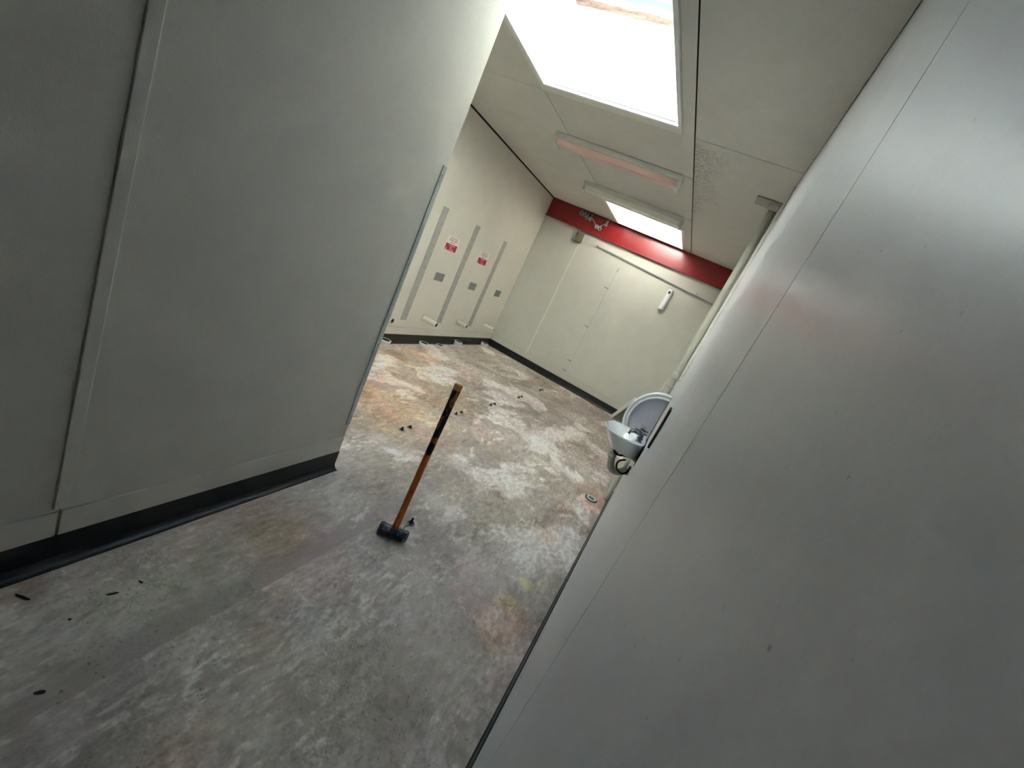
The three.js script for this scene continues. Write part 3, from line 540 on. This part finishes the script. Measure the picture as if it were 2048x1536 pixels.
// sledgehammer ----------------------------------------------------------------------------------
{
  const t = thing('sledgehammer', 'sledgehammer standing upright on its dark steel head, orange handle with worn black grip', 'hammer', [S(-0.525), 0.0008, S(-1.135)]);
  t.rotation.y = 0.42;
  const r = 0.0315, pr = [[0, -0.074], [0.022, -0.074], [0.0285, -0.068], [0.0305, -0.055], [0.0275, -0.045], [0.0265, -0.03], [0.0285, -0.02], [0.0285, 0.02], [0.0265, 0.03], [0.0275, 0.045], [0.0305, 0.055], [0.0285, 0.068], [0.022, 0.074], [0, 0.074]].map(([a, b]) => new THREE.Vector2(a * r / 0.0305, b));
  let g = new THREE.LatheGeometry(pr, 8, Math.PI / 8); g = g.toNonIndexed(); g.computeVertexNormals(); g.rotateZ(-Math.PI / 2); g.translate(0, r * Math.cos(Math.PI / 8), 0);
  const hm = tex(256, 256, (u, v, o) => { const n = fbm(u * 14, v * 14, 4), k = step(0.55, 0.66, n); o[0] = 0.3 + 0.34 * k + (vn(u * 90, v * 90) - 0.5) * 0.08; o[1] = 0.305 + 0.345 * k + (vn(u * 90, v * 90) - 0.5) * 0.08; o[2] = 0.33 + 0.35 * k; });
  const hr = tex(256, 256, (u, v, o) => { const n = fbm(u * 14, v * 14, 4); o[0] = o[1] = o[2] = 0.62 - 0.3 * step(0.5, 0.68, n); }, false);
  mesh('head', g, std({ map: hm, roughnessMap: hr, metalness: 0.35, roughness: 0.7 }), t);
  // handle: oval bar, map along its length
  const HT = S(0.603), y0 = 0.02, n = 28, rows = [], prof = [[0, 0.0165, 0.0145], [0.07, 0.0165, 0.0145], [0.12, 0.0155, 0.0135], [0.35, 0.015, 0.0125], [0.7, 0.0155, 0.013], [0.9, 0.0165, 0.014], [0.97, 0.0185, 0.0155], [0.994, 0.019, 0.016], [1, 0.0175, 0.0145], [1.0001, 0.001, 0.001]];
  for (const [f, a, b] of prof) { const row = []; for (let i = 0; i <= n; i++) { const w = i / n * Math.PI * 2; row.push(V(Math.cos(w) * a, y0 + (HT - y0) * f, Math.sin(w) * b)); } rows.push(row); }
  const hg = grid(rows, false), hp = hg.attributes.position, hu = hg.attributes.uv; for (let i = 0; i < hp.count; i++) hu.setXY(i, (i % (n + 1)) / n, (hp.getY(i) - y0) / (HT - y0));
  const idx = hg.index.array; for (let i = 0; i < idx.length; i += 3) { const q = idx[i]; idx[i] = idx[i + 2]; idx[i + 2] = q; } hg.computeVertexNormals();
  const wood = tex(256, 1024, (u, v, o) => {
    const gr = vn(u * 40, v * 10) * 0.5 + vn(u * 90, v * 26) * 0.5, wear = step(0.56, 0.62, fbm(u * 6 + 12, v * 20 + 17, 4));
    const blk = step(0.555, 0.56, v + (fbm(u * 5, v * 30, 3) - 0.5) * 0.12) * (1 - step(0.962, 0.968, v));
    const k = blk * (1 - 0.75 * wear), tip = step(0.962, 0.968, v);
    const c = [0.8 + gr * 0.14 - tip * 0.02, 0.41 + gr * 0.12 + tip * 0.12, 0.1 + gr * 0.07 + tip * 0.16], d = step(0.6, 0.7, fbm(u * 6 + 30, v * 22, 3)) * 0.12;
    const blu = step(0.2, 0.0, v) * 0.3; // bare, paler timber near the head
    for (let q = 0; q < 3; q++) { c[q] = c[q] - d + blu * ([0.6, 0.42, 0.32][q] - c[q]); o[q] = c[q] + k * ([0.075, 0.072, 0.07][q] - c[q]); }
  }, true, false);
  mesh('handle', hg, std({ map: wood, roughness: 0.5 }), t);
}
// things on the floor ---------------------------------------------------------------------------
{
  const t = thing('floor_drain', 'small round drain ring in the stained floor by the right wall', 'drain', [S(-0.036), 0.0005, S(-2.364)]);
  mesh('ring', pipeRing(0.04, 0.03, 0.012, 30), M.white, t);
  mesh('hole', new THREE.CylinderGeometry(0.0275, 0.0275, 0.004, 24).translate(0, 0.0025, 0), M.dark, t);
  mesh('collar', pipeRing(0.052, 0.0405, 0.004, 30), M.rubber, t);
  mesh('grate', [box(-0.026, 0.026, 0.006, 0.009, -0.004, 0.004, 0.001), box(-0.004, 0.004, 0.006, 0.009, -0.026, 0.026, 0.001)], M.steel, t);
}
{
  const feet = [[-1.014, -1.81, 'nearest the sledgehammer, left of it'], [-1.0135, -2.365, 'just right of the black hammer grip'], [-1.002, -2.86, 'midway along the far floor'], [-0.995, -3.411, 'second nearest the far wall'], [-1.005, -4.012, 'nearest the far wall']];
  const mk = (t, s) => {
    mesh('stud', [new THREE.CylinderGeometry(0.006, 0.007, 0.022 * s, 8).translate(0, 0.011 * s, 0), new THREE.CylinderGeometry(0.013, 0.014, 0.009, 6).translate(0, 0.006, 0)], M.rubber, t);
    mesh('washer', new THREE.CylinderGeometry(0.021, 0.023, 0.003, 14).translate(0, 0.0017, 0), M.slate, t);
  };
  feet.forEach(([x, z, where], i) => [-1, 1].forEach((s) => {
    const t = thing('anchor_bolt', `dark floor bolt stub, ${s > 0 ? 'nearer' : 'farther'} of the pair ${where}`, 'bolt', [S(x), 0.0008, S(z) + s * S(0.035)], 'bolt stubs of the cubicle feet'); mk(t, s > 0 ? 1.2 : 0.9); t.rotation.y = i + s;
  }));
  const t = thing('anchor_bolt', 'dark bent bolt stub on the floor right beside the hammer head', 'bolt', [S(-0.528), 0.0008, S(-1.25)]);
  mk(t, 1.5); mesh('wire', tube([V(0.012, 0.004, 0.01), V(0.0, 0.004, 0.05), V(0.012, 0.003, 0.085), V(0.0, 0.003, 0.11)], 0.0022, 20, 6), M.rubber, t);
}
{
  const chips = [[-0.856, -0.367, 0.04, 0.006, 'long thin dark splinter on the floor beside the brown stain', M.rubber, 0.4], [-0.774, -0.476, 0.025, 0.007, 'dark leaf shaped flake on the floor in front of the partition', M.rubber, 1.2], [-0.773, -0.527, 0.016, 0.006, 'small dark crumb on the floor nearer the partition skirting', M.rubber, 0.2], [-0.757, -0.4, 0.008, 0.006, 'tiny round dark crumb on the floor left of the screed line', M.rubber, 0], [-0.638, -0.317, 0.02, 0.009, 'dark flake on the smooth grey screed strip at lower left', M.rubber, 0.9], [-0.6, -0.582, 0.008, 0.006, 'tiny white chip on the edge of the screed line', M.white, 0.5], [-0.43, -2.06, 0.02, 0.011, 'white plaster chip on the floor left of the basin', M.white, 0.6], [-0.085, -1.62, 0.012, 0.008, 'white chip on the floor near the right skirting', M.white, 0.3]];
  const r = rng(31);
  for (const [x, z, l, w, label, m, a] of chips) {
    const g = new THREE.IcosahedronGeometry(1, 1), p = g.attributes.position, seen = {};
    for (let i = 0; i < p.count; i++) { const k = [p.getX(i), p.getY(i), p.getZ(i)].map((v) => v.toFixed(3)).join(); const f = (seen[k] ??= 0.75 + 0.4 * r()); p.setXYZ(i, p.getX(i) * l * f, p.getY(i) * 0.003 * f + 0.0032, p.getZ(i) * w * f); }
    g.computeVertexNormals(); const o = mesh('debris_chip', g, m); o.scale.setScalar(0.6); o.position.set(S(x), 0.0004, S(z)); o.rotation.y = a; o.userData = { label, category: 'debris' };
  }
}

renderer.render(scene, camera);
